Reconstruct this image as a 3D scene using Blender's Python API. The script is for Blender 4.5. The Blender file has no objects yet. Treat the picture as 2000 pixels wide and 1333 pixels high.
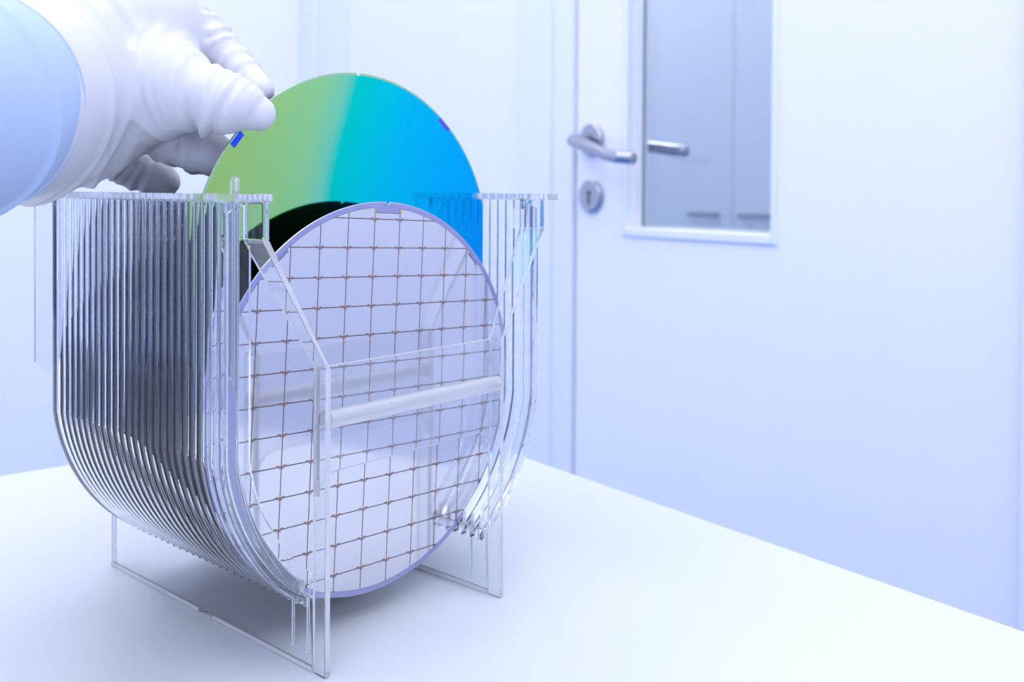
import bpy, math, random
import numpy as np
from mathutils import Vector, Matrix

S = bpy.context.scene
COL = S.collection
random.seed(4)

# ------------------------------------------------------------------ camera
CAM_LOC = np.array([-0.33484893, -0.3835452, 0.22183207])
CR = np.array([0.65943, -0.75174, 0.00594])      # camera right
CU = np.array([0.00645, 0.01356, 0.99989])       # camera up
CF = np.array([0.75174, 0.65932, -0.01379])      # camera forward
FPX, CYPX = 1919.4366, 392.14
cam_d = bpy.data.cameras.new('camera')
cam = bpy.data.objects.new('camera', cam_d)
COL.objects.link(cam)
cam.matrix_world = Matrix(((CR[0], CU[0], -CF[0], CAM_LOC[0]),
                           (CR[1], CU[1], -CF[1], CAM_LOC[1]),
                           (CR[2], CU[2], -CF[2], CAM_LOC[2]),
                           (0, 0, 0, 1)))
cam_d.sensor_width = 36.0
cam_d.lens = FPX * 36.0 / 2000.0
cam_d.shift_y = -(666.5 - CYPX) / 2000.0
cam_d.clip_start = 0.01
cam_d.dof.use_dof = True
cam_d.dof.focus_distance = 0.475
cam_d.dof.aperture_fstop = 10.0
S.camera = cam

# ------------------------------------------------------------------ world, exposure
w = bpy.data.worlds.new('world'); S.world = w; w.use_nodes = True
w.node_tree.nodes['Background'].inputs[0].default_value = (0.80, 0.89, 1.0, 1)
w.node_tree.nodes['Background'].inputs[1].default_value = 0.3
S.view_settings.view_transform = 'Standard'
S.view_settings.look = 'None'
S.view_settings.gamma = 1.0
S.view_settings.use_curve_mapping = False
S.view_settings.exposure = 0.12
CEIL_LIGHT = 3.7
CEIL_COLOR = (0.95, 0.918, 1.0)
cy = S.cycles
cy.use_denoising = True
cy.use_adaptive_sampling = True
cy.adaptive_threshold = 0.08
cy.adaptive_min_samples = 12
cy.use_light_tree = False
cy.max_bounces = 22
cy.transmission_bounces = 20
cy.glossy_bounces = 10
cy.diffuse_bounces = 4
cy.transparent_max_bounces = 24
cy.sample_clamp_indirect = 6.0
cy.blur_glossy = 0.4
cy.caustics_refractive = True
cy.caustics_reflective = True

# ------------------------------------------------------------------ helpers
def px(x, y, d):
    """point of the place at photo pixel x, y and distance d along the view axis (used to read off sizes)"""
    return CAM_LOC + ((x - 1000) / FPX * CR - (y - CYPX) / FPX * CU + CF) * d

def mesh_obj(name, verts, faces, mat=None, parent=None, smooth=False):
    me = bpy.data.meshes.new(name)
    me.from_pydata([tuple(map(float, v)) for v in verts], [], [tuple(map(int, f)) for f in faces])
    me.validate(); me.update()
    if smooth:
        me.polygons.foreach_set('use_smooth', [True] * len(me.polygons))
    if mat: me.materials.append(mat)
    return link(name, me, parent)

def link(name, me, parent=None):
    o = bpy.data.objects.new(name, me)
    COL.objects.link(o)
    if parent: o.parent = parent
    return o

def empty(name, loc=(0, 0, 0), rz=0.0, parent=None):
    o = bpy.data.objects.new(name, None)
    COL.objects.link(o)
    o.location = loc; o.rotation_euler = (0, 0, rz)
    o.empty_display_size = 0.05
    if parent: o.parent = parent
    return o

def tag(o, label=None, cat=None, group=None, kind=None):
    if label: o['label'] = label
    if cat: o['category'] = cat
    if group: o['group'] = group
    if kind: o['kind'] = kind
    return o

class MB:
    def __init__(s): s.v = []; s.f = []
    def add(s, v, f):
        n = len(s.v); s.v += [tuple(map(float, q)) for q in v]; s.f += [tuple(i + n for i in q) for q in f]
        return s
    def box(s, x0, x1, y0, y1, z0, z1):
        v = [(x, y, z) for z in (z0, z1) for y in (y0, y1) for x in (x0, x1)]
        return s.add(v, [(0, 2, 3, 1), (4, 5, 7, 6), (0, 1, 5, 4), (2, 6, 7, 3), (0, 4, 6, 2), (1, 3, 7, 5)])
    def prism_xz(s, poly, y0, y1):
        """polygon in XZ (counter-clockwise seen from -Y) extruded along Y"""
        n = len(poly)
        if not isinstance(y0, (list, tuple)): y0 = [y0] * n
        if not isinstance(y1, (list, tuple)): y1 = [y1] * n
        v = [(p[0], y0[i], p[1]) for i, p in enumerate(poly)] + [(p[0], y1[i], p[1]) for i, p in enumerate(poly)]
        f = [tuple(range(n)), tuple(range(2 * n - 1, n - 1, -1))]
        f += [(i, n + i, n + (i + 1) % n, (i + 1) % n) for i in range(n)]
        return s.add(v, f)
    def grid(s, rings, closed_ring=True, caps=True):
        """rings: list of equal-length point lists"""
        m = len(rings[0]); k = len(rings); v = [q for r in rings for q in r]; f = []
        for i in range(k - 1):
            for j in range(m if closed_ring else m - 1):
                j2 = (j + 1) % m
                f.append((i * m + j, i * m + j2, (i + 1) * m + j2, (i + 1) * m + j))
        if caps:
            f.append(tuple(range(m - 1, -1, -1))); f.append(tuple((k - 1) * m + j for j in range(m)))
        return s.add(v, f)
    def tube(s, pts, rad, n=16, flat=None):
        pts = [Vector(q) for q in pts]
        if not isinstance(rad, (list, tuple)): rad = [rad] * len(pts)
        rings = []; up = None
        for i, q in enumerate(pts):
            t = (pts[min(i + 1, len(pts) - 1)] - pts[max(i - 1, 0)]).normalized()
            if up is None:
                up = Vector((0, 0, 1)) if abs(t.z) < 0.9 else Vector((1, 0, 0))
            sd = t.cross(up).normalized(); u = sd.cross(t).normalized(); up = u
            rings.append([q + (sd * math.cos(a) + u * math.sin(a)) * rad[i] for a in [2 * math.pi * j / n for j in range(n)]])
        return s.grid(rings)
    def build(s, name, mat, parent=None, smooth=False, bevel=0.0, seg=2, angle=35, edge=None, edge_caps=False):
        o = mesh_obj(name, s.v, s.f, mat, parent, smooth)
        fix_normals(o.data)
        if edge:      # prisms: the first two faces are the caps, the rest the rim
            o.data.materials.append(edge)
            for i, p_ in enumerate(o.data.polygons): p_.material_index = int((i < 2) == edge_caps)
        if bevel:
            m = o.modifiers.new('bevel', 'BEVEL'); m.width = bevel; m.segments = seg
            m.limit_method = 'ANGLE'; m.angle_limit = math.radians(angle); m.harden_normals = False
        return o

def fix_normals(me):
    import bmesh
    bm = bmesh.new(); bm.from_mesh(me)
    bmesh.ops.recalc_face_normals(bm, faces=bm.faces[:])
    bm.to_mesh(me); bm.free(); me.update()

def auto_smooth(me, deg=35):
    """smooth faces, sharp where the angle is larger"""
    me.polygons.foreach_set('use_smooth', [True] * len(me.polygons))
    me.set_sharp_from_angle(angle=math.radians(deg))

# ------------------------------------------------------------------ materials
def new_mat(name):
    m = bpy.data.materials.new(name); m.use_nodes = True
    nt = m.node_tree; b = nt.nodes['Principled BSDF']
    return m, nt, b

def principled(name, color, rough=0.5, metal=0.0, spec=0.5, bump=0.0, bump_scale=200.0, var=0.0, coat=0.0):
    m, nt, b = new_mat(name)
    b.inputs['Base Color'].default_value = (*color, 1)
    b.inputs['Roughness'].default_value = rough
    b.inputs['Metallic'].default_value = metal
    b.inputs['Specular IOR Level'].default_value = spec
    b.inputs['Coat Weight'].default_value = coat
    tc = nt.nodes.new('ShaderNodeTexCoord')
    if bump or var:
        no = nt.nodes.new('ShaderNodeTexNoise'); no.inputs['Scale'].default_value = bump_scale
        no.inputs['Detail'].default_value = 4
        nt.links.new(tc.outputs['Object'], no.inputs['Vector'])
        if bump:
            bp = nt.nodes.new('ShaderNodeBump'); bp.inputs['Strength'].default_value = bump
            bp.inputs['Distance'].default_value = 0.001
            nt.links.new(no.outputs['Fac'], bp.inputs['Height']); nt.links.new(bp.outputs['Normal'], b.inputs['Normal'])
        if var:
            mx = nt.nodes.new('ShaderNodeMix'); mx.data_type = 'RGBA'
            mx.inputs['A'].default_value = (*[c * (1 - var) for c in color], 1)
            mx.inputs['B'].default_value = (*[min(1, c * (1 + var)) for c in color], 1)
            nt.links.new(no.outputs['Fac'], mx.inputs['Factor']); nt.links.new(mx.outputs['Result'], b.inputs['Base Color'])
    return m

def clear_plastic(name, color=(0.985, 0.992, 1.0), rough=0.0, ior=1.45, haze=0.0):
    m = bpy.data.materials.new(name); m.use_nodes = True
    nt = m.node_tree; nt.nodes.clear()
    out = nt.nodes.new('ShaderNodeOutputMaterial')
    g = nt.nodes.new('ShaderNodeBsdfGlass')
    g.inputs['Color'].default_value = (*color, 1); g.inputs['Roughness'].default_value = rough
    g.inputs['IOR'].default_value = ior
    if haze:
        tl = nt.nodes.new('ShaderNodeBsdfTranslucent'); tl.inputs['Color'].default_value = (0.95, 0.97, 1, 1)
        df = nt.nodes.new('ShaderNodeBsdfDiffuse'); df.inputs['Color'].default_value = (0.95, 0.97, 1, 1)
        tr = nt.nodes.new('ShaderNodeMixShader'); tr.inputs[0].default_value = 0.65
        nt.links.new(tl.outputs[0], tr.inputs[1]); nt.links.new(df.outputs[0], tr.inputs[2])
        mx = nt.nodes.new('ShaderNodeMixShader'); mx.inputs[0].default_value = haze
        nt.links.new(g.outputs[0], mx.inputs[1]); nt.links.new(tr.outputs[0], mx.inputs[2])
        nt.links.new(mx.outputs[0], out.inputs['Surface'])
    else:
        nt.links.new(g.outputs[0], out.inputs['Surface'])
    return m

def emitter(name, color, strength):
    m = bpy.data.materials.new(name); m.use_nodes = True
    nt = m.node_tree; nt.nodes.clear()
    out = nt.nodes.new('ShaderNodeOutputMaterial'); e = nt.nodes.new('ShaderNodeEmission')
    e.inputs['Color'].default_value = (*color, 1); e.inputs['Strength'].default_value = strength
    nt.links.new(e.outputs[0], out.inputs['Surface'])
    return m

M_WALL = principled('wall_paint', (0.88, 0.91, 0.985), 0.45, bump=0.02, bump_scale=90)
M_WALL2 = principled('wall_paint_blue_grey', (0.55, 0.60, 0.68), 0.5, bump=0.02, bump_scale=90)
M_DOOR = principled('door_lacquer', (0.88, 0.91, 0.985), 0.30, bump=0.01, bump_scale=60)
M_FRAME = principled('frame_lacquer', (0.82, 0.875, 0.94), 0.35)
M_GAP = principled('door_seal', (0.42, 0.52, 0.75), 0.6)
M_CEIL = principled('ceiling_paint', (0.90, 0.92, 0.95), 0.7)
M_FLOOR = principled('floor_vinyl', (0.05, 0.28, 0.72), 0.35, var=0.05, bump_scale=30)
M_TABLE = principled('table_laminate', (0.60, 0.655, 0.72), 0.32, bump=0.01, bump_scale=400)
M_STEEL = principled('brushed_steel', (0.42, 0.44, 0.50), 0.25, 1.0, bump=0.03, bump_scale=500)
M_DARK = principled('keyhole_dark', (0.05, 0.05, 0.07), 0.5)
M_CLEAR = clear_plastic('clear_plastic', ior=1.42)
M_CLEAR_HAZE = clear_plastic('clear_plastic_moulded', rough=0.04, haze=0.17)
M_EDGE = clear_plastic('clear_plastic_cut_edge', rough=0.06, haze=0.50)
M_BEAD = clear_plastic('clear_plastic_bead', rough=0.15, haze=0.7)
M_BAR = clear_plastic('clear_plastic_bar', rough=0.02, haze=0.34)
M_LEG = clear_plastic('clear_plastic_leg', haze=0.06)
M_PANE = clear_plastic('window_glass', color=(0.93, 0.96, 0.97), ior=1.45)
M_CAB = principled('cabinet_grey', (0.66, 0.74, 0.83), 0.5)
M_CABH = principled('cabinet_handle_grey', (0.25, 0.30, 0.38), 0.5)
M_GLOVE = principled('glove_latex', (0.62, 0.64, 0.71), 0.42, bump=0.10, bump_scale=260)
M_SLEEVE = principled('sleeve_fabric', (0.42, 0.55, 0.80), 0.75, bump=0.15, bump_scale=900)
M_LAMP = emitter('lamp_diffuser', CEIL_COLOR, CEIL_LIGHT)
M_LAMP2 = emitter('lamp_diffuser_dim', CEIL_COLOR, CEIL_LIGHT * 4.0)
M_LAMPF = principled('lamp_frame', (0.8, 0.83, 0.86), 0.4)

# ------------------------------------------------------------------ the room (frame: x along the door wall to the right, y into the wall)
P0 = (0.945132, 0.568352, 0.0)
RZ = math.atan2(-0.9833, -0.1821)
FLOOR_Z, CEIL_Z = -0.74, 1.86
X0, X1 = -1.034, 2.75          # back corner, front corner along the door wall
Y0 = -3.3                      # opposite wall
def room(o):
    o.location = P0; o.rotation_euler = (0, 0, RZ); return o
def struct(name, mb, mat, bevel=0.0):
    return tag(room(mb.build(name, mat, bevel=bevel)), kind='structure')

DL, DR, DT = -0.043, 0.683, 1.30     # door opening
BX0, BX1, BY1 = -2.4, 1.6, 1.75      # the room beyond
struct('floor', MB().box(X0 - .1, X1 + .1, Y0 - .1, 0.1, FLOOR_Z - .1, FLOOR_Z), M_FLOOR)
struct('ceiling', MB().box(X0 - .1, X1 + .1, Y0 - .1, 0.1, CEIL_Z, CEIL_Z + .1), M_CEIL)
wr = MB().box(X0 - .1, DL, 0, 0.1, FLOOR_Z, CEIL_Z).box(DR, X1 + .1, 0, 0.1, FLOOR_Z, CEIL_Z).box(DL, DR, 0, 0.1, DT, CEIL_Z)
struct('wall_right', wr, M_WALL)
struct('wall_back', MB().box(X0 - .1, X0, Y0 - .1, 0, FLOOR_Z, CEIL_Z), M_WALL)
struct('wall_front', MB().box(X1, X1 + .1, Y0 - .1, 0, FLOOR_Z, CEIL_Z), M_WALL)
struct('wall_left', MB().box(X0, X1, Y0 - .1, Y0, FLOOR_Z, CEIL_Z), M_WALL2)
# room beyond the door
struct('floor_beyond', MB().box(BX0, BX1, 0.1, BY1, FLOOR_Z - .1, FLOOR_Z), M_FLOOR)
struct('ceiling_beyond', MB().box(BX0, BX1, 0.1, BY1, CEIL_Z, CEIL_Z + .1), M_CEIL)
struct('wall_beyond_far', MB().box(BX0, BX1, BY1, BY1 + .1, FLOOR_Z, CEIL_Z), M_WALL)
struct('wall_beyond_left', MB().box(BX0 - .1, BX0, 0.0, BY1, FLOOR_Z, CEIL_Z), M_WALL)
struct('wall_beyond_right', MB().box(BX1, BX1 + .1, 0.1, BY1, FLOOR_Z, CEIL_Z), M_WALL)
struct('wall_beyond_near', MB().box(BX0, X0 - .1, 0.0, 0.1, FLOOR_Z, CEIL_Z), M_WALL)
# corner post and wall joint strips
struct('trim_1', MB().box(X0, X0 + .09, -0.012, 0.0, FLOOR_Z, CEIL_Z), M_FRAME, 0.004)
struct('trim_2', MB().box(X0 + .0905, X0 + .225, -0.005, 0.0, FLOOR_Z, CEIL_Z), M_FRAME, 0.002)
# door frame
fr = MB().box(DL - .145, DL - .050, -0.010, 0, FLOOR_Z, DT + .06)
struct('trim_3', fr, M_FRAME, 0.003)
struct('trim_4', MB().box(DL - .0495, DL, -0.004, 0.0, FLOOR_Z, DT), M_FRAME, 0.001)
struct('trim_5', MB().box(DR, DR + .10, -0.010, 0, FLOOR_Z, DT + .06), M_FRAME, 0.003)
struct('trim_6', MB().box(DL - .0495, DR - .0005, -0.010, 0, DT + .001, DT + .06), M_FRAME, 0.003)
struct('trim_7', MB().box(DL + .0002, DL + .012, 0.014, 0.06, FLOOR_Z, DT - .001), M_GAP)
struct('trim_8', MB().box(DR - .012, DR - .0002, 0.014, 0.06, FLOOR_Z, DT - .001), M_GAP)

# door leaf with window
door = tag(room(empty('door_1')), kind='structure')
lx0, lx1, lz1 = DL + .0045, DR - .0045, DT - .004
wx0, wx1, wz0, wz1 = 0.074, 0.355, 0.154, 1.12
lf = MB()
def frame_prism(mb, x0, x1, z0, z1, a0, a1, b0, b1, y0, y1):
    """rectangular plate with a rectangular hole, one solid"""
    o = [(x0, z0), (x1, z0), (x1, z1), (x0, z1)]; h = [(a0, b0), (a1, b0), (a1, b1), (a0, b1)]
    v = [(q[0], y, q[1]) for y in (y0, y1) for q in o + h]
    f = []
    for i in range(4):
        j = (i + 1) % 4
        f.append((i, j, 4 + j, 4 + i)); f.append((8 + j, 8 + i, 12 + i, 12 + j))
        f.append((j, i, 8 + i, 8 + j)); f.append((4 + i, 4 + j, 12 + j, 12 + i))
    return mb.add(v, f)
frame_prism(lf, lx0, lx1, FLOOR_Z + .006, lz1, wx0, wx1, wz0, wz1, 0.003, 0.045)
lf.build('leaf', M_DOOR, door, bevel=0.0015)
bead = frame_prism(MB(), wx0 - .006, wx1 + .006, wz0 - .008, wz1 + .006, wx0 + .006, wx1 - .004, wz0 + .006, wz1 - .006, -0.001, 0.006)
bd = frame_prism(MB(), wx0 - .0, wx1 + .0, wz0 - .0, wz1 + .0, wx0 + .008, wx1 - .008, wz0 + .007, wz1 - .008, 0.028, 0.033)
bead.build('window_moulding', M_FRAME, door, bevel=0.002)
bd.build('glazing_bead', M_FRAME, door, bevel=0.001)
MB().box(wx0 + .0005, wx1 - .0005, 0.0335, 0.0385, wz0 + .0005, wz1 - .0005).build('pane', M_PANE, door)
frame_prism(MB(), wx0, wx1, wz0, wz1, wx0 + .010, wx1 - .010, wz0 + .010, wz1 - .010, 0.039, 0.045).build('glazing_bead', M_FRAME, door, bevel=0.001)

def disc(mb, cx, cz, y0, y1, r0, r1, n=40):
    rings = [[(cx + r * math.cos(t), y, cz + r * math.sin(t)) for t in [2 * math.pi * j / n for j in range(n)]] for y, r in ((y0, r0), (y0 + (y1 - y0) * .75, r0), (y1, r1))]
    return mb.grid(rings)
HZ = 0.2985
def lever(sign, name, L):
    """lever on rose; sign -1 towards the camera side"""
    yb = 0.003 if sign < 0 else 0.045
    pts = [(0, yb, HZ), (0, yb + sign * .030, HZ), (.002, yb + sign * .044, HZ - .0005), (.010, yb + sign * .053, HZ - .003),
           (.022, yb + sign * .056, HZ - .006), (.05, yb + sign * .056, HZ - .013), (.085, yb + sign * .055, HZ - .026),
           (min(.11, L - .01), yb + sign * .053, HZ - .031), (L - .002, yb + sign * .050, HZ - .033), (L, yb + sign * .050, HZ - .033)]
    if sign > 0:
        pts = [(q[0], q[1], HZ - (HZ - q[2]) * .35 - .006) for q in pts]
    h = MB().tube(pts, [.0095] * (len(pts) - 2) + [.0095, .006], 18).build(name, M_STEEL, door, smooth=True)
    disc(MB(), 0, HZ if sign < 0 else HZ - .006, yb, yb + sign * .009, .0265, .0245).build('rose', M_STEEL, h)
    return h
lever(-1, 'door_handle', .142)
lever(1, 'door_handle', .118)
es = disc(MB(), 0, 0.208, 0.003, -0.006, .0262, .0235).build('escutcheon', M_STEEL, door)
kh = [(.0042 * math.cos(t), 0.2135 + .0042 * math.sin(t)) for t in [math.radians(-60 + i * 300 / 14) for i in range(15)]]
kh += [(-.0022, .2095 - .0), (-.0026, .1945), (.0026, .1945)]
MB().prism_xz(kh, -0.0066, -0.0050).build('keyhole', M_DARK, es)

# ceiling luminaires: frame + diffuser
def luminaire(x, y, label, mat, sx=.6, sy=.6, cat='ceiling light', group=None):
    t = room(empty('ceiling_light'))
    t.location = Vector(P0) + Matrix.Rotation(RZ, 3, 'Z') @ Vector((x, y, CEIL_Z))
    tag(t, label, cat, group)
    fm = MB(); h = .022
    for a in ((-sx / 2, sx / 2, -sy / 2, -sy / 2 + .02), (-sx / 2, sx / 2, sy / 2 - .02, sy / 2), (-sx / 2, -sx / 2 + .02, -sy / 2 + .02, sy / 2 - .02), (sx / 2 - .02, sx / 2, -sy / 2 + .02, sy / 2 - .02)):
        fm.box(*a, -h, 0)
    fm.build('frame', M_LAMPF, t)
    df = MB().box(-sx / 2 + .0205, sx / 2 - .0205, -sy / 2 + .0205, sy / 2 - .0205, -.015, -.004).build('diffuser', mat, t)
    df.data.materials.append(M_LAMPF)
    for p_ in df.data.polygons: p_.material_index = 0 if p_.normal.z < -.9 else 1      # light leaves through the lower face
for i, x in enumerate((-.35, 0.55, 1.45, 2.3)):
    for j, y in enumerate((-.50, -1.55, -2.6)):
        luminaire(x, y, 'white ceiling light panel, %s from back corner, %s row from door wall' % (('first', 'second', 'third', 'fourth')[i], ('first', 'second', 'third')[j]), M_LAMP, .74, .84, group='ceiling panels of the table room')
for x, wh in ((-1.3, 'over the cupboard'), (0.6, 'straight beyond the doorway')):
    luminaire(x, .75, 'white ceiling light panel in the next room, ' + wh, M_LAMP2, .6, .6, group='ceiling panels beyond the door')

# grey cupboard seen through the door window
cab = tag(room(empty('cupboard')), 'grey cupboard with bar handles seen through the door window', 'cupboard')
cab.location = Vector(P0) + Matrix.Rotation(RZ, 3, 'Z') @ Vector((0, 1.32, FLOOR_Z))
cz0 = .06
MB().box(-1.86, 0.24, 0.0, 0.40, .0, 2.2).build('body', M_CAB, cab)
for k, xx in enumerate((-1.83, -1.295, -.767, -.24)):
    dd = MB().box(xx + .001, xx + .5265, -.02, -.0005, cz0, 2.17).build('door', M_CAB, cab, bevel=.002)
    hx = xx + .37 if k != 2 else xx + .04
    hz = .14 - FLOOR_Z - .001
    MB().box(hx, hx + .115, -.05, -.038, hz - .007, hz + .007).box(hx + .008, hx + .018, -.04, -.0195, hz - .005, hz + .005).box(hx + .097, hx + .107, -.04, -.0195, hz - .005, hz + .005).build('handle', M_CABH, dd, bevel=.002)

# ------------------------------------------------------------------ table
e1 = Vector((0.1821, 0.9833, 0)); e2 = Vector((-0.9833, 0.1821, 0))
TC = Vector((0.3146, 0.335, 0))
table = empty('table', TC + Vector((0, 0, FLOOR_Z)), math.atan2(e1.y, e1.x))
tag(table, 'white laminate table under the wafer cassette', 'table')
# local: x towards e1 (away), y towards e2 (left); corner at 0,0
TH = -FLOOR_Z
MB().box(-1.6, 0, 0, 1.15, TH - .028, TH).build('tabletop', M_TABLE, table, bevel=.0015)
MB().box(-1.55, -.05, .05, 1.10, TH - .085, TH - .0285).build('apron', M_LAMPF, table)
for lx in (-1.53, -.08):
    for ly in (.08, 1.06):
        MB().box(lx - .025, lx + .025, ly - .025, ly + .025, 0, TH - .0855).build('leg', M_LAMPF, table, bevel=.003)

# ------------------------------------------------------------------ wafer cassette
ZC = 0.11388766906           # wafer centre height
PITCH = 0.00635
K0, K1 = -2, 22              # slots (wafer k sits at y = k * PITCH)
YF, YR = -0.0325, 0.167      # ends of the cassette
cas = empty('wafer_cassette', (0, 0, 0))
tag(cas, 'clear plastic wafer cassette with H-shaped front standing on the table', 'wafer cassette')

def side_path(r, ztop, zend_x=.058, n=32):
    """path of the side wall in XZ: straight down, then an arc about the wafer centre (right-hand side, x > 0)"""
    pts = [(r, ztop)]
    zk = ZC - .012                       # where the straight wall turns into the arc
    for i in range(1, 7): pts.append((r, ztop + (zk + .004 - ztop) * i / 6))
    pts += [(r, zk + .0012), (r, zk)]
    a0 = math.asin(.012 / r); a1 = math.acos(zend_x / r)
    for i in range(1, n + 1):
        a = a0 + (a1 - a0) * i / n
        pts.append((r * math.cos(a) + r * (1 - math.cos(a0)) * (1 - i / n), ZC - r * math.sin(a)))
    return pts

def sweep_profile(prof, ztops=None, zend=.058, ztop=.2152, sgn=-1):
    """prof: list of (r, y); swept down the side path; round nose at the top where ztops gives a drop"""
    cols = []
    for i, (r, y) in enumerate(prof):
        zt = ztop - (ztops[i] if ztops else 0)
        cols.append([(sgn * q[0], y, q[1]) for q in side_path(r, zt, zend)])
    rings = [[c[k] for c in cols] for k in range(len(cols[0]))]
    return rings

SIDES = ((-1, 'left'), (1, 'right'))
RI, RO = 0.1006, 0.1032
rib_mesh = {}
for sg, nm in SIDES:
    ya, yb = K0 * PITCH - PITCH / 2, K1 * PITCH + PITCH / 2
    NS = 10      # samples per slot pitch: the outer face carries a soft ridge behind every rib
    outer_p = [(RO - .0004 + .0011 * (.5 + .5 * math.cos(2 * math.pi * q / NS)), ya + q * PITCH / NS) for q in range((K1 - K0 + 1) * NS + 1)]
    sw = MB().grid(sweep_profile([(RI, ya)] + outer_p + [(RI, yb)], sgn=sg)).build('side_wall', M_CLEAR, cas)
    auto_smooth(sw.data, 30)
    # rib between two slots: the inner tooth
    prof = [(.1008, -.0018), (.0985, -.0014), (.0952, -.0010), (.0944, 0), (.0952, .0010), (.0985, .0014), (.1008, .0018)]
    drop = [0, 0, 0, 0, 0, 0, 0]
    rb = MB().grid(sweep_profile(prof, drop, zend=.0600, sgn=sg))
    me = None
    for k in range(K0, K1 + 2):
        y = (k - .5) * PITCH
        if me is None:
            o = rb.build('rib', M_CLEAR, sw); auto_smooth(o.data, 50); me = o.data
            me.materials.append(M_BEAD); me.polygons[len(me.polygons) - 1].material_index = 1; me.polygons[len(me.polygons) - 2].material_index = 1
        else:
            o = link('rib', me, sw)
        o.location = (0, y, 0)
    # top rail with small scallops outwards
    ol = [(sg * .0885, YF), (sg * .1050, YF), (sg * .1062, YF + .001), (sg * .1062, ya - .002)]
    for i in range((K1 - K0 + 1) * 8 + 1):
        yy = ya + i * PITCH / 8
        ol.append((sg * (.1068 - .0022 * abs(math.sin(math.pi * i / 8)) ** 3), yy))
    ol += [(sg * .1062, yb + .002), (sg * .1062, YR - .003), (sg * .0885, YR - .003)]
    n = len(ol); v = [(q[0], q[1], z_) for z_ in (.2146, .2182) for q in ol]
    f = [tuple(range(n)), tuple(range(2 * n - 1, n - 1, -1))] + [(i, n + i, n + (i + 1) % n, (i + 1) % n) for i in range(n)]
    MB().add(v, f).build('top_rail', M_CLEAR_HAZE, cas)
    # shoulder plate in front of the ribs, at the top
    MB().box(sg * .0900, sg * .0935, YF, -.0115, .1985, .2146).build('shoulder_plate', M_CLEAR, cas, bevel=.0005)
    # end web that joins the side wall to the shoulder
    cw = MB().grid(sweep_profile([(.0905, -.0196), (.1035, -.0196), (.1035, -.0172), (.0905, -.0172)], [0, .006, .006, 0], sgn=sg)).build('end_web', M_CLEAR, cas)
    auto_smooth(cw.data, 25)
    # sloping strut and leg: one bent strip
    t = .0030
    outer = [(.0935, .1985), (.0600, .1405), (.0600, .0)]
    inner = [(.0570, .0), (.0570, .1390), (.0900, .1985)]
    poly = [(sg * a, b) for a, b in (outer + inner)]
    yb_ = [-.0165, -.0232, -.0232, -.0232, -.0232, -.0165]
    if sg > 0: poly = poly[::-1]; yb_ = yb_[::-1]
    MB().prism_xz(poly, YF, yb_).build('front_leg', M_LEG, cas, bevel=.0005, edge=M_EDGE, edge_caps=True)
    # skirt below the side wall, running to the back
    sk = [(YF + .0095, 0), (.060, 0), (.064, .0022), (.068, .0022), (.072, 0), (YR, 0), (YR, .034), (YF + .0095, .034)]
    v = [(sg * xx, q[0], q[1]) for xx in (.0572, .0596) for q in sk]; n = len(sk)
    f = [tuple(range(n)), tuple(range(2 * n - 1, n - 1, -1))] + [(i, n + i, n + (i + 1) % n, (i + 1) % n) for i in range(n)]
    MB().box(sg * .0566, sg * .0602, YF + .0098, .0595, 0, .0022).box(sg * .0566, sg * .0602, .0725, YR, 0, .0022).build('foot_bead', M_BEAD, cas, bevel=.0006)
    s_ = MB().add(v, f).build('skirt', M_CLEAR, cas, bevel=.0006, edge=M_EDGE)
    for yy in (-.0092, -.0205):
        MB().box(sg * .0597, sg * .0607, yy - .0005, yy + .0005, .008, .036).build('skirt_ridge', M_CLEAR_HAZE, s_)

# front panel of the H: plate with rounded lower corners between the legs
def arc(cx, cz, r, a0, a1, n=8):
    return [(cx + r * math.cos(a0 + (a1 - a0) * i / n), cz + r * math.sin(a0 + (a1 - a0) * i / n)) for i in range(n + 1)]
r = .010
zb, zt = .0905, .1395
pl = [(.0569, zt), (-.0569, zt), (-.0569, zb - r)] + arc(-.0569 + r, zb - r, r, math.pi, math.pi / 2)[1:] + arc(.0569 - r, zb - r, r, math.pi / 2, 0)[:-1] + [(.0569, zb - r)]
MB().prism_xz(pl[::-1], -.0262, -.0236).build('front_panel', M_LEG, cas, bevel=.0006, edge=M_EDGE)
rod = MB().tube([(-.0569, -.0295, .1162), (.0569, -.0295, .1162)], .0042, 24)
ro = rod.build('crossbar', M_BAR, cas); auto_smooth(ro.data, 40)
# rear end plate with shoulders
rp = [(-.060, 0), (-.0565, 0), (-.0565, .095), (.0565, .095), (.0565, 0), (.060, 0), (.060, .090), (.104, .125), (.104, .2145), (.088, .2145), (.070, .165), (-.070, .165), (-.088, .2145), (-.104, .2145), (-.104, .125), (-.060, .090)]
MB().prism_xz(rp, .1632, .1660).build('rear_panel', M_CLEAR, cas, bevel=.0005, edge=M_EDGE)
# little loop standing on the left rail
def loop_tab(x, y, sg):
    o = arc(0, .0052, .0024, 0, math.pi, 10); o = [(.0024, 0)] + o + [(-.0024, 0)]
    i = arc(0, .0050, .0013, 0, math.pi, 10); i = [(.0013, .0012)] + i + [(-.0013, .0012)]
    n = len(o)
    v = [(xx, q[0], q[1]) for xx in (-.0008, .0008) for q in o + i]
    f = []
    for j in range(n):
        k = (j + 1) % n
        f += [(j, k, n + k, n + j), (2 * n + k, 2 * n + j, 3 * n + j, 3 * n + k), (k, j, 2 * n + j, 2 * n + k), (n + j, n + k, 3 * n + k, 3 * n + j)]
    t_ = MB().add(v, f).build('loop_tab', M_CLEAR_HAZE, cas)
    t_.location = (x, y, .2181)
loop_tab(-.0945, -.0135, -1)

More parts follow.
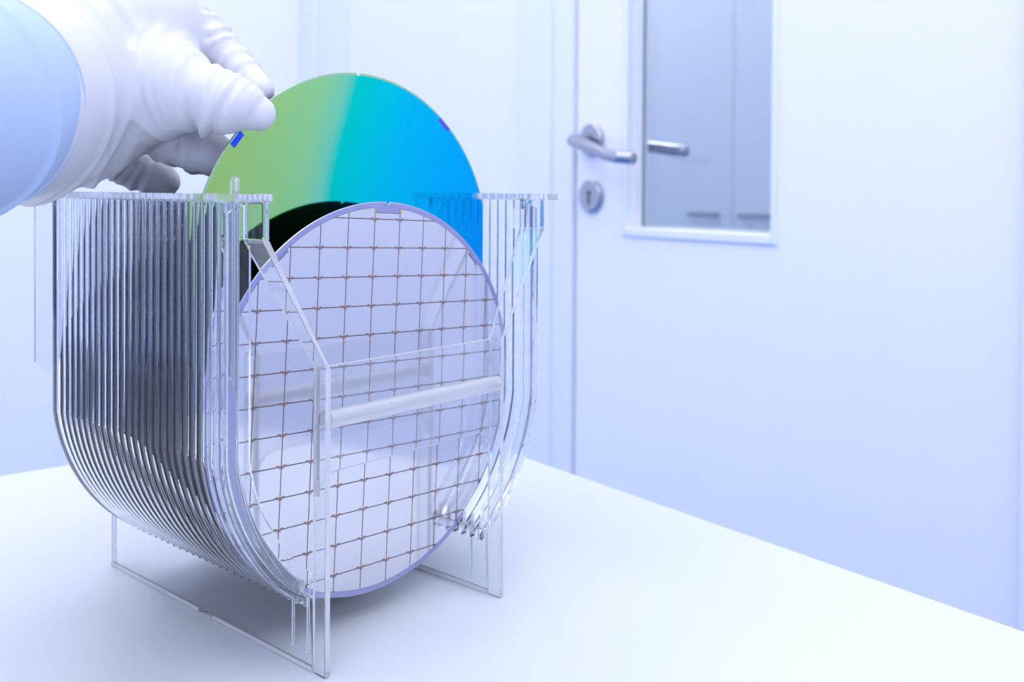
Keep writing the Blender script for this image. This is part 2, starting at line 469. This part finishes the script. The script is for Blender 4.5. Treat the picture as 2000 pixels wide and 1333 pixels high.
# ------------------------------------------------------------------ wafers
TH_W = 0.00073
THETA = math.radians(2.772)
def disc_outline(R, notch=True, n=180, u_notch=0.0):
    pts = []
    for i in range(n):
        a = math.pi / 2 + 2 * math.pi * (i + .5) / n
        pts.append((R * math.cos(a), R * math.sin(a)))
    if notch:
        s = 0.0013
        pts = [q for q in pts if not (abs(q[0] - u_notch) < s and q[1] > 0)]
        k = [(u_notch + s, math.sqrt(R * R - s * s)), (u_notch + .0003, R - .0013), (u_notch - .0003, R - .0013), (u_notch - s, math.sqrt(R * R - s * s))]
        right = [q for q in pts if True]
        # pts run counter-clockwise from the top, so the notch closes the list
        pts = pts + k
        pts = sorted(pts, key=lambda q: (math.atan2(q[1], q[0]) - math.pi / 2) % (2 * math.pi))
    return pts

def wafer_mesh(name, m_front, m_back, m_edge, u_notch=0.0):
    R = .1
    o = disc_outline(R, True, 180, u_notch)
    inn = [(q[0] * .9965, q[1] * .9965) for q in o]
    n = len(o)
    T = TH_W
    v = [(q[0], 0, q[1]) for q in inn] + [(q[0], T * .3, q[1]) for q in o] + [(q[0], T * .7, q[1]) for q in o] + [(q[0], T, q[1]) for q in inn]
    f = [tuple(range(n)), tuple(4 * n - 1 - i for i in range(n))]
    mi = [0, 1]
    for rr in range(3):
        for j in range(n):
            k = (j + 1) % n
            f.append((rr * n + j, (rr + 1) * n + j, (rr + 1) * n + k, rr * n + k)); mi.append(2)
    me = bpy.data.meshes.new(name); me.from_pydata(v, [], f); me.update()
    for m in (m_front, m_back, m_edge): me.materials.append(m)
    me.polygons.foreach_set('material_index', mi)
    fix_normals(me)
    return me

M_WEDGE = principled('wafer_edge', (0.50, 0.52, 0.66), 0.22, 1.0)
M_WBACK = principled('wafer_back_shaded', (0.035, 0.035, 0.045), 0.25, 0.6)  # grey silicon back coloured near black, the shade between wafers painted in
M_WBACK2 = principled('wafer_back_grey', (0.28, 0.31, 0.38), 0.3, 0.7)
M_RIM = principled('wafer_rim_lavender', (0.34, 0.35, 0.58), 0.25, 0.7, var=.04, bump_scale=40)
M_STREET = principled('wafer_street', (0.13, 0.10, 0.11), 0.4, 0.2)
M_DIE = principled('wafer_die', (0.68, 0.68, 0.72), 0.10, 1.0, var=.03, bump_scale=25)
M_MARK = principled('alignment_mark_brown', (0.24, 0.13, 0.10), 0.35, 0.6)
M_GOLD = principled('gold_pad', (0.62, 0.50, 0.20), 0.3, 0.9, var=.3, bump_scale=2500)
M_LASER = principled('laser_code_grey', (0.22, 0.22, 0.40), 0.4, 0.5)

def clip_poly(poly, inside, cut):
    out = []
    for i in range(len(poly)):
        a, b = poly[i], poly[(i + 1) % len(poly)]
        ia, ib = inside(a), inside(b)
        if ia: out.append(a)
        if ia != ib: out.append(cut(a, b))
    return out
def clip_circle(poly, R):
    """fine subdivision of the edges, then pull nothing: keep the parts inside the circle, closing along the arc"""
    N = 120
    for i in range(N):
        a = 2 * math.pi * (i + .5) / N; nx, nz = math.cos(a), math.sin(a); d = R * math.cos(math.pi / N)
        if not poly: return poly
        if all(q[0] * nx + q[1] * nz <= d for q in poly): continue
        g = lambda q: q[0] * nx + q[1] * nz - d
        poly = clip_poly(poly, lambda q: g(q) <= 0, lambda p, q: (p[0] + (q[0] - p[0]) * g(p) / (g(p) - g(q)), p[1] + (q[1] - p[1]) * g(p) / (g(p) - g(q))))
    return poly
def area(p):
    return .5 * abs(sum(p[i][0] * p[(i + 1) % len(p)][1] - p[(i + 1) % len(p)][0] * p[i][1] for i in range(len(p))))

UN = .0006
fw = empty('silicon_wafer', (0, 0, ZC)); fw.rotation_euler = (0, THETA, 0)
tag(fw, 'front silicon wafer with silvery square chips in a grid and lavender rim', 'wafer')
wb = link('wafer_disc', wafer_mesh('wafer_disc', M_RIM, M_WBACK, M_WEDGE, UN), fw)
# streets (the brown grid ground) : a thin plate just proud of the disc
RA = .0972
A_, B_, U0, V0 = .01708551, .01472687, .00902702, .09091508
lay = [(RA * math.cos(2 * math.pi * i / 120), RA * math.sin(2 * math.pi * i / 120)) for i in range(120)]
lay = clip_poly(lay, lambda q: True, None)
pu0, pu1, pv = U0 - A_ + .0002, U0 - .0002, .0943
# leave the code field under the notch free of the grid layer
top = []
pv_ = pv
for q in lay: top.append(q)
def carve(poly):
    res = []
    for q in sorted(poly, key=lambda q: (math.atan2(q[1], q[0]) - math.pi / 2) % (2 * math.pi)):
        if q[1] > pv_ and pu0 < q[0] < pu1: continue
        res.append(q)
    zr0 = math.sqrt(RA ** 2 - pu0 ** 2); zr1 = math.sqrt(RA ** 2 - pu1 ** 2)
    return [(pu0, pv_), (pu0, zr0)] + res + [(pu1, zr1), (pu1, pv_)]
g = carve(top)
MB().prism_xz(g, -.00002, .0001).build('street_layer', M_STREET, fw)
ST = .00052
for c in range(-7, 6):
    for rr in range(-1, 13):
        u0, u1 = U0 + c * A_ + ST / 2, U0 + (c + 1) * A_ - ST / 2
        v1, v0 = V0 - rr * B_ - ST / 2, V0 - (rr + 1) * B_ + ST / 2
        if rr == -1 and c == -1: v1 = pv_ - .0003
        poly = clip_circle([(u0, v0), (u1, v0), (u1, v1), (u0, v1)], RA - .0002)
        if rr == -1 and c in (-2, 0): pass
        if len(poly) < 3 or area(poly) < 3e-6: continue
        MB().prism_xz(poly, -.00006, -.00001).build('die', M_DIE, fw)
# alignment marks at the crossings: a small dumbbell
mk = MB()
mk.box(-.0021, .0021, -.00012, -.00003, -.00032, .00032)
mk.box(-.0030, -.0012, -.00012, -.00003, .00042, .00078)
mk.box(.0010, .0026, -.00012, -.00003, .00042, .00078)
mk.box(-.0012, .0014, -.00012, -.00003, -.00098, -.00058)
mko = None
for c in range(-7, 7):
    for rr in range(0, 13):
        u, v = U0 + c * A_, V0 - rr * B_
        if math.hypot(u, v) > RA - .0035: continue
        if mko is None: mko = mk.build('alignment_mark', M_MARK, fw); o = mko
        else: o = link('alignment_mark', mko.data, fw)
        o.location = (u, 0, v)
for u in (pu0 - .0011, pu1 + .0001):
    MB().box(u, u + .0012, -.00012, -.00003, pv_ - .0004, pv_ + .0022).build('gold_pad', M_GOLD, fw)
MB().box(pu0 + .0004, pu1 - .0004, -.00010, -.00002, pv_ - .0003, pv_ + .00005).build('gold_line', M_MARK, fw)
MB().box(UN - .0035, UN + .0030, -.00003, .0001, .0979, .0983).build('laser_code', M_LASER, fw)
def edge_pad(parent, ang, r0, r1, half, mat, name, y0=-.00012, y1=-.00003):
    p_ = [(r0, -half), (r1, -half), (r1, half), (r0, half)]
    ca, sa = math.cos(ang), math.sin(ang)
    return MB().prism_xz([(q[0] * ca - q[1] * sa, q[0] * sa + q[1] * ca) for q in p_], y0, y1).build(name, mat, parent)
for a in (47, 132, 180 + 11):
    edge_pad(fw, math.radians(a), .0955, .0968, .0048, M_LASER, 'edge_code')

# raised wafer with the colour film
def film_material():
    m, nt, b = new_mat('interference_film')
    tc = nt.nodes.new('ShaderNodeTexCoord'); sx = nt.nodes.new('ShaderNodeSeparateXYZ')
    nt.links.new(tc.outputs['Object'], sx.inputs[0])
    no = nt.nodes.new('ShaderNodeTexNoise'); no.inputs['Scale'].default_value = 9.0; no.inputs['Detail'].default_value = 1.5
    nt.links.new(tc.outputs['Object'], no.inputs['Vector'])
    def math_(op, a=None, bv=None):
        n = nt.nodes.new('ShaderNodeMath'); n.operation = op
        for i, q in enumerate((a, bv)):
            if q is None: continue
            if isinstance(q, (int, float)): n.inputs[i].default_value = q
            else: nt.links.new(q, n.inputs[i])
        return n.outputs[0]
    # view-angle sheen of the film painted into the base colour: mostly along x, slightly tilted and bowed with z
    zz = math_('MULTIPLY', sx.outputs['Z'], -0.16)
    z2 = math_('MULTIPLY', math_('MULTIPLY', sx.outputs['Z'], sx.outputs['Z']), -1.2)
    t_ = math_('ADD', math_('ADD', sx.outputs['X'], zz), z2)
    t_ = math_('ADD', t_, math_('MULTIPLY', math_('SUBTRACT', no.outputs['Fac'], .5), .016))
    t_ = math_('ADD', math_('MULTIPLY', t_, 5.0), .545)
    cr = nt.nodes.new('ShaderNodeValToRGB')
    cols = [(0.0, (0.34, 0.55, 0.13)), (0.20, (0.31, 0.60, 0.19)), (0.31, (0.27, 0.62, 0.25)), (0.375, (0.17, 0.62, 0.36)), (0.41, (0.0, 0.60, 0.44)),
            (0.50, (0.0, 0.57, 0.56)), (0.62, (0.0, 0.50, 0.67)), (0.80, (0.0, 0.43, 0.74)), (1.0, (0.0, 0.37, 0.82))]
    el = cr.color_ramp.elements
    while len(el) > 1: el.remove(el[-1])
    el[0].position, el[0].color = cols[0][0], (*cols[0][1], 1)
    for p_, c_ in cols[1:]:
        e = el.new(p_); e.color = (*c_, 1)
    nt.links.new(t_, cr.inputs[0])
    # thinner film on the outermost millimetre
    ln = nt.nodes.new('ShaderNodeVectorMath'); ln.operation = 'LENGTH'
    nt.links.new(tc.outputs['Object'], ln.inputs[0])
    edge = math_('GREATER_THAN', ln.outputs['Value'], .0988)
    mx = nt.nodes.new('ShaderNodeMix'); mx.data_type = 'RGBA'
    mx.inputs['B'].default_value = (0.36, 0.58, 0.30, 1)
    nt.links.new(edge, mx.inputs['Factor']); nt.links.new(cr.outputs[0], mx.inputs['A'])
    nt.links.new(mx.outputs['Result'], b.inputs['Base Color'])
    b.inputs['Metallic'].default_value = 1.0; b.inputs['Roughness'].default_value = 0.07
    return m
M_FILM = film_material()
M_FEDGE = principled('film_edge', (0.25, 0.36, 0.28), 0.3, 0.9)
M_EMARK = principled('edge_mark_blue', (0.02, 0.08, 0.75), 0.2, 0.8)
M_EMARK2 = principled('edge_mark_violet', (0.12, 0.10, 0.55), 0.2, 0.8)
KR = 3
RW = (0.0028, KR * PITCH, 0.1813)
rw = empty('silicon_wafer', RW); rw.rotation_euler = (0, math.radians(-1.0), 0)
tag(rw, 'raised silicon wafer shimmering green to blue, held by the gloved hand', 'wafer')
link('wafer_disc', wafer_mesh('wafer_disc_film', M_FILM, M_WBACK, M_FEDGE, 0.0), rw)
edge_pad(rw, math.radians(50.0), .0966, .0990, .0050, M_EMARK2, 'edge_mark', -.00003, .0001)
edge_pad(rw, math.radians(139.3), .0960, .0990, .0042, M_EMARK, 'edge_mark', -.00003, .0001)

# the stored wafers behind
ORD = ['first', 'second', 'third', 'fourth', 'fifth', 'sixth', 'seventh', 'eighth', 'ninth', 'tenth', 'eleventh', 'twelfth', 'thirteenth',
       'fourteenth', 'fifteenth', 'sixteenth', 'seventeenth', 'eighteenth', 'nineteenth']
fronts = {
    'violet black': principled('wafer_front_violet', (0.035, 0.025, 0.055), 0.10, 0.9),
    'blue black': principled('wafer_front_blue', (0.018, 0.022, 0.05), 0.10, 0.9),
    'grey': principled('wafer_front_grey', (0.36, 0.40, 0.48), 0.15, 1.0),
    'slate': principled('wafer_front_slate', (0.30, 0.34, 0.43), 0.15, 1.0),
}
edges = {k: principled('wafer_edge_' + k.split()[0], c, .25, .9) for k, c in
         {'violet black': (.022, .016, .034), 'blue black': (.014, .016, .03), 'grey': (.40, .43, .50), 'slate': (.30, .33, .40)}.items()}
seq = ['blue black', 'violet black', 'blue black', 'violet black'] + ['slate'] * 5 + ['blue black'] + ['grey'] * 4 + ['violet black', 'blue black', 'violet black', 'blue black', 'violet black']
wm = {}
for i, kd in enumerate(seq):
    if kd not in wm:
        wm[kd] = wafer_mesh('stored_wafer_' + kd.split()[0], fronts[kd], M_WBACK if 'black' in kd else M_WBACK2, edges[kd])
    o = link('silicon_wafer', wm[kd])
    o.location = (random.uniform(-.0003, .0003), (KR + 1 + i) * PITCH, ZC)
    o.rotation_euler = (0, random.uniform(-.5, .5), 0)
    tag(o, '%s polished wafer standing in the cassette, %s behind the raised wafer' % (kd, ORD[i]), 'wafer', 'stored wafers in the cassette')

# ------------------------------------------------------------------ gloved hand (one continuous surface grown from a skeleton of tapered bones)
def J(x, y, d, r): return (px(x, y, d), r)
CH = {  # chains of joints: (position, radius)
    'thumb': [J(215, 150, .468, .034), J(310, 165, .461, .0235), J(400, 188, .4555, .0145), J(450, 203, .4568, .0125), J(503, 222, .4598, .0085)],
    'index': [J(180, 40, .480, .034), J(285, -25, .488, .0145), J(368, 40, .497, .0110), J(445, 118, .494, .0100), J(502, 178, .4845, .0085)],
    'middle': [J(180, 130, .490, .032), J(270, 225, .492, .0145), J(345, 278, .490, .0118), J(410, 300, .4835, .0108), J(446, 318, .4815, .0085)],
    'ring': [J(150, 160, .495, .033), J(205, 285, .512, .0125), J(262, 330, .520, .0100), J(308, 346, .523, .0092), J(326, 356, .524, .0070)],
    'little': [J(120, 150, .500, .030), J(160, 250, .535, .0115), J(200, 290, .552, .0085), J(232, 310, .560, .0075)],
    'palm': [J(250, 70, .478, .036), J(170, 110, .472, .042), J(90, 165, .450, .0425), J(20, 188, .425, .043), J(-95, 202, .390, .0425)],
    'heel': [J(225, 165, .470, .034), J(140, 205, .462, .036), J(60, 225, .445, .037)],
}
def hand_mesh():
    h = .0012
    allp = np.array([q[0] for c in CH.values() for q in c])
    lo = allp.min(0) - .055; hi = allp.max(0) + .055
    ax = [np.arange(lo[i], hi[i], h) for i in range(3)]
    G = np.stack(np.meshgrid(*ax, indexing='ij'), -1).astype(np.float32)
    shp = G.shape[:3]; G = G.reshape(-1, 3)
    D = np.full(len(G), 1.0, np.float32); K = .0065
    up = CU.astype(np.float32)
    def smin(a, b, k):
        hh = np.clip(k - np.abs(a - b), 0, None) / k
        return np.minimum(a, b) - hh * hh * k * .25
    # folds per chain: (segment, t in 0..1, slant, width m, height m)
    folds = {
        'thumb': [(0, .30, .55, .0028, .0022), (0, .62, .50, .0026, .0024), (0, .90, .45, .0024, .0026), (1, .14, .40, .0020, .0026), (1, .34, .35, .0018, .0024), (1, .52, .32, .0016, .0020), (1, .66, .30, .0015, .0016),
                  (1, .80, .20, .0015, .0014), (1, .985, .08, .0011, -.0020), (2, .22, .05, .0018, .0016), (2, .52, -.12, .0016, .0018), (2, .78, -.25, .0018, .0020), (3, .12, -.3, .0017, .0022), (3, .40, -.35, .0017, .0022), (3, .66, -.35, .0015, .0016)],
        'index': [(1, .20, .2, .0020, .0018), (1, .42, .25, .0018, .0020), (1, .66, .2, .0018, .0018), (1, .97, .1, .0014, -.0010), (2, .20, .15, .0011, -.0018), (2, .32, .1, .0016, .0016), (2, .56, -.15, .0016, .0020), (2, .74, -.2, .0015, .0016), (2, .97, 0, .0012, -.0018), (3, .2, .05, .0015, .0012), (3, .55, .1, .0015, .0012)],
        'middle': [(1, .45, .2, .0018, .0016), (1, .8, .15, .0018, .0016), (2, .15, .15, .0012, -.0018), (2, .6, .15, .0016, .0016), (2, .98, .1, .0012, -.0016)],
        'ring': [(1, .35, .2, .0018, .0016), (1, .62, .2, .0016, .0018), (1, .85, .15, .0016, .0014), (2, .3, -.15, .0016, .0016), (2, .75, -.1, .0015, .0014)],
        'little': [(1, .5, .1, .0016, .0012)],
        'palm': [(0, .6, .3, .0030, .0016), (1, .35, .35, .0030, .0022), (1, .75, .3, .0030, .0020), (2, .3, .2, .0032, .0022), (2, .8, .15, .0028, .0018)],
        'heel': [(0, .30, .75, .0026, .0034), (0, .62, .85, .0028, .0036), (0, .92, .8, .0026, .0030), (1, .35, .7, .0030, .0036), (1, .75, .6, .0030, .0030)],
    }
    for nm, c in CH.items():
        dc = None
        for i in range(len(c) - 1):
            a, ra = c[i]; b, rb = c[i + 1]
            ab = (b - a).astype(np.float32); L2 = float(ab @ ab); L = math.sqrt(L2)
            box = np.all((G > (np.minimum(a, b) - max(ra, rb) - .02)) & (G < (np.maximum(a, b) + max(ra, rb) + .02)), 1)
            P = G[box] - a.astype(np.float32)
            tr = P @ ab / L2; t = np.clip(tr, 0, 1)
            v = P - t[:, None] * ab; dist = np.sqrt((v * v).sum(1))
            rad = ra + (rb - ra) * t
            side = (v @ up) / np.maximum(dist, 1e-6)
            for (sg, t0, sl, wd, am) in folds.get(nm, []):
                if sg != i: continue
                u = (tr - t0) * L + sl * side * rad * 1.0
                rad = rad + 1.35 * am * np.exp(-(u / wd) ** 2)
            d = (dist - rad).astype(np.float32)
            D[box] = smin(D[box], d, K if nm not in ('thumb', 'index', 'middle', 'ring', 'little') or i == 0 else (.0045 if i == 1 else .003))
    F = D.reshape(shp)
    # surface nets
    inside = F < 0
    cs = [inside[i:shp[0] - 1 + i, j:shp[1] - 1 + j, k:shp[2] - 1 + k] for i in (0, 1) for j in (0, 1) for k in (0, 1)]
    cnt = sum(c.astype(np.int8) for c in cs)
    act = (cnt > 0) & (cnt < 8)
    idx = np.full(act.shape, -1, np.int64); ijk = np.argwhere(act); idx[act] = np.arange(len(ijk))
    off = [(i, j, k) for i in (0, 1) for j in (0, 1) for k in (0, 1)]
    val = np.stack([F[ijk[:, 0] + o[0], ijk[:, 1] + o[1], ijk[:, 2] + o[2]] for o in off], 1)
    acc = np.zeros((len(ijk), 3)); nn = np.zeros(len(ijk))
    for p_ in range(8):
        for q_ in range(p_ + 1, 8):
            if sum(abs(off[p_][m] - off[q_][m]) for m in range(3)) != 1: continue
            a, b = val[:, p_], val[:, q_]; cr = (a < 0) != (b < 0)
            t = np.where(cr, a / np.where(cr, a - b, 1), 0)
            pos = np.array(off[p_])[None] + t[:, None] * (np.array(off[q_]) - np.array(off[p_]))[None]
            acc[cr] += pos[cr]; nn[cr] += 1
    V = lo + (ijk + acc / nn[:, None]) * h
    faces = []
    for axis in range(3):
        o1, o2 = [m for m in range(3) if m != axis]
        sl0 = [slice(1, shp[m] - 1) for m in range(3)]; sl0[axis] = slice(0, shp[axis] - 1)
        sl1 = list(sl0); sl1[axis] = slice(1, shp[axis])
        A = inside[tuple(sl0)]; B = inside[tuple(sl1)]
        e = np.argwhere(A != B); flip = A[A != B]
        base = e.copy()
        for m in (o1, o2): base[:, m] += 1
        def cell(d1, d2):
            q = base.copy(); q[:, o1] -= d1; q[:, o2] -= d2
            return idx[q[:, 0], q[:, 1], q[:, 2]]
        c00, c10, c11, c01 = cell(0, 0), cell(1, 0), cell(1, 1), cell(0, 1)
        qd = np.stack([c00, c10, c11, c01], 1)
        fl = flip if axis != 1 else ~flip
        qd[fl] = qd[fl][:, ::-1]
        faces.append(qd)
    Q = np.concatenate(faces); Q = Q[(Q >= 0).all(1)]
    # light smoothing
    n = len(V); ed = np.concatenate([Q[:, [0, 1]], Q[:, [1, 2]], Q[:, [2, 3]], Q[:, [3, 0]]])
    for _ in range(2):
        s_ = np.zeros_like(V); c_ = np.zeros(n)
        np.add.at(s_, ed[:, 0], V[ed[:, 1]]); np.add.at(c_, ed[:, 0], 1)
        V = V * .5 + .5 * s_ / np.maximum(c_, 1)[:, None]
    return V, Q
person = empty('person', tuple(px(60, 200, .46)))
tag(person, 'gloved hand and blue sleeve reaching in from the left to lift a wafer', 'person')
V, Q = hand_mesh()
base = np.array(person.location)
gl = mesh_obj('glove', V - base, Q, M_GLOVE, person, smooth=True)
fix_normals(gl.data)
gl['label'] = 'white wrinkled latex glove'
# sleeve: loose tube with soft folds, running out to the left
spts = [px(-62, 194, .4005), px(-76, 196, .3965), px(-110, 203, .387), px(-150, 208, .377), px(-240, 217, .353), px(-440, 230, .298), px(-700, 250, .23)]
spts.append(spts[-1] + (spts[-1] - spts[-3]) * 1.6)      # on towards the elbow, past the camera's side
srad = [.0448, .0458, .0462, .0468, .0478, .050, .052, .058]
def sleeve():
    pts = [Vector(q) for q in spts]; rings = []; n = 64; m = 90
    for i in range(m):
        t = i / (m - 1) * (len(pts) - 1); k = min(int(t), len(pts) - 2); f = t - k
        def cat(a):      # Catmull-Rom through the control points
            p0_, p1_, p2_, p3_ = a[max(k - 1, 0)], a[k], a[k + 1], a[min(k + 2, len(a) - 1)]
            return .5 * (2 * p1_ + (p2_ - p0_) * f + (2 * p0_ - 5 * p1_ + 4 * p2_ - p3_) * f * f + (3 * p1_ - p0_ - 3 * p2_ + p3_) * f ** 3)
        q = cat(pts); r = cat(srad)
        d = (pts[-2] - pts[0]).normalized()
        sd = d.cross(Vector((0, 0, 1))).normalized(); u = sd.cross(d).normalized()
        ring = []
        for j in range(n):
            a = 2 * math.pi * j / n
            rr = r * (1 + .008 * math.sin(3 * a + i * .06) + .006 * math.sin(5 * a - i * .1)) + .0012 * math.exp(-((i - 2.0) / 1.4) ** 2) + .0022 * math.exp(-((i - 34 - 4 * math.sin(a)) / 3.0) ** 2)
            ring.append(q + (sd * math.cos(a) + u * math.sin(a)) * rr - base_v)
        rings.append(ring)
    return rings
base_v = Vector(base)
sl = MB().grid(sleeve()).build('sleeve', M_SLEEVE, person, smooth=True)
sl['label'] = 'pale blue sleeve end'
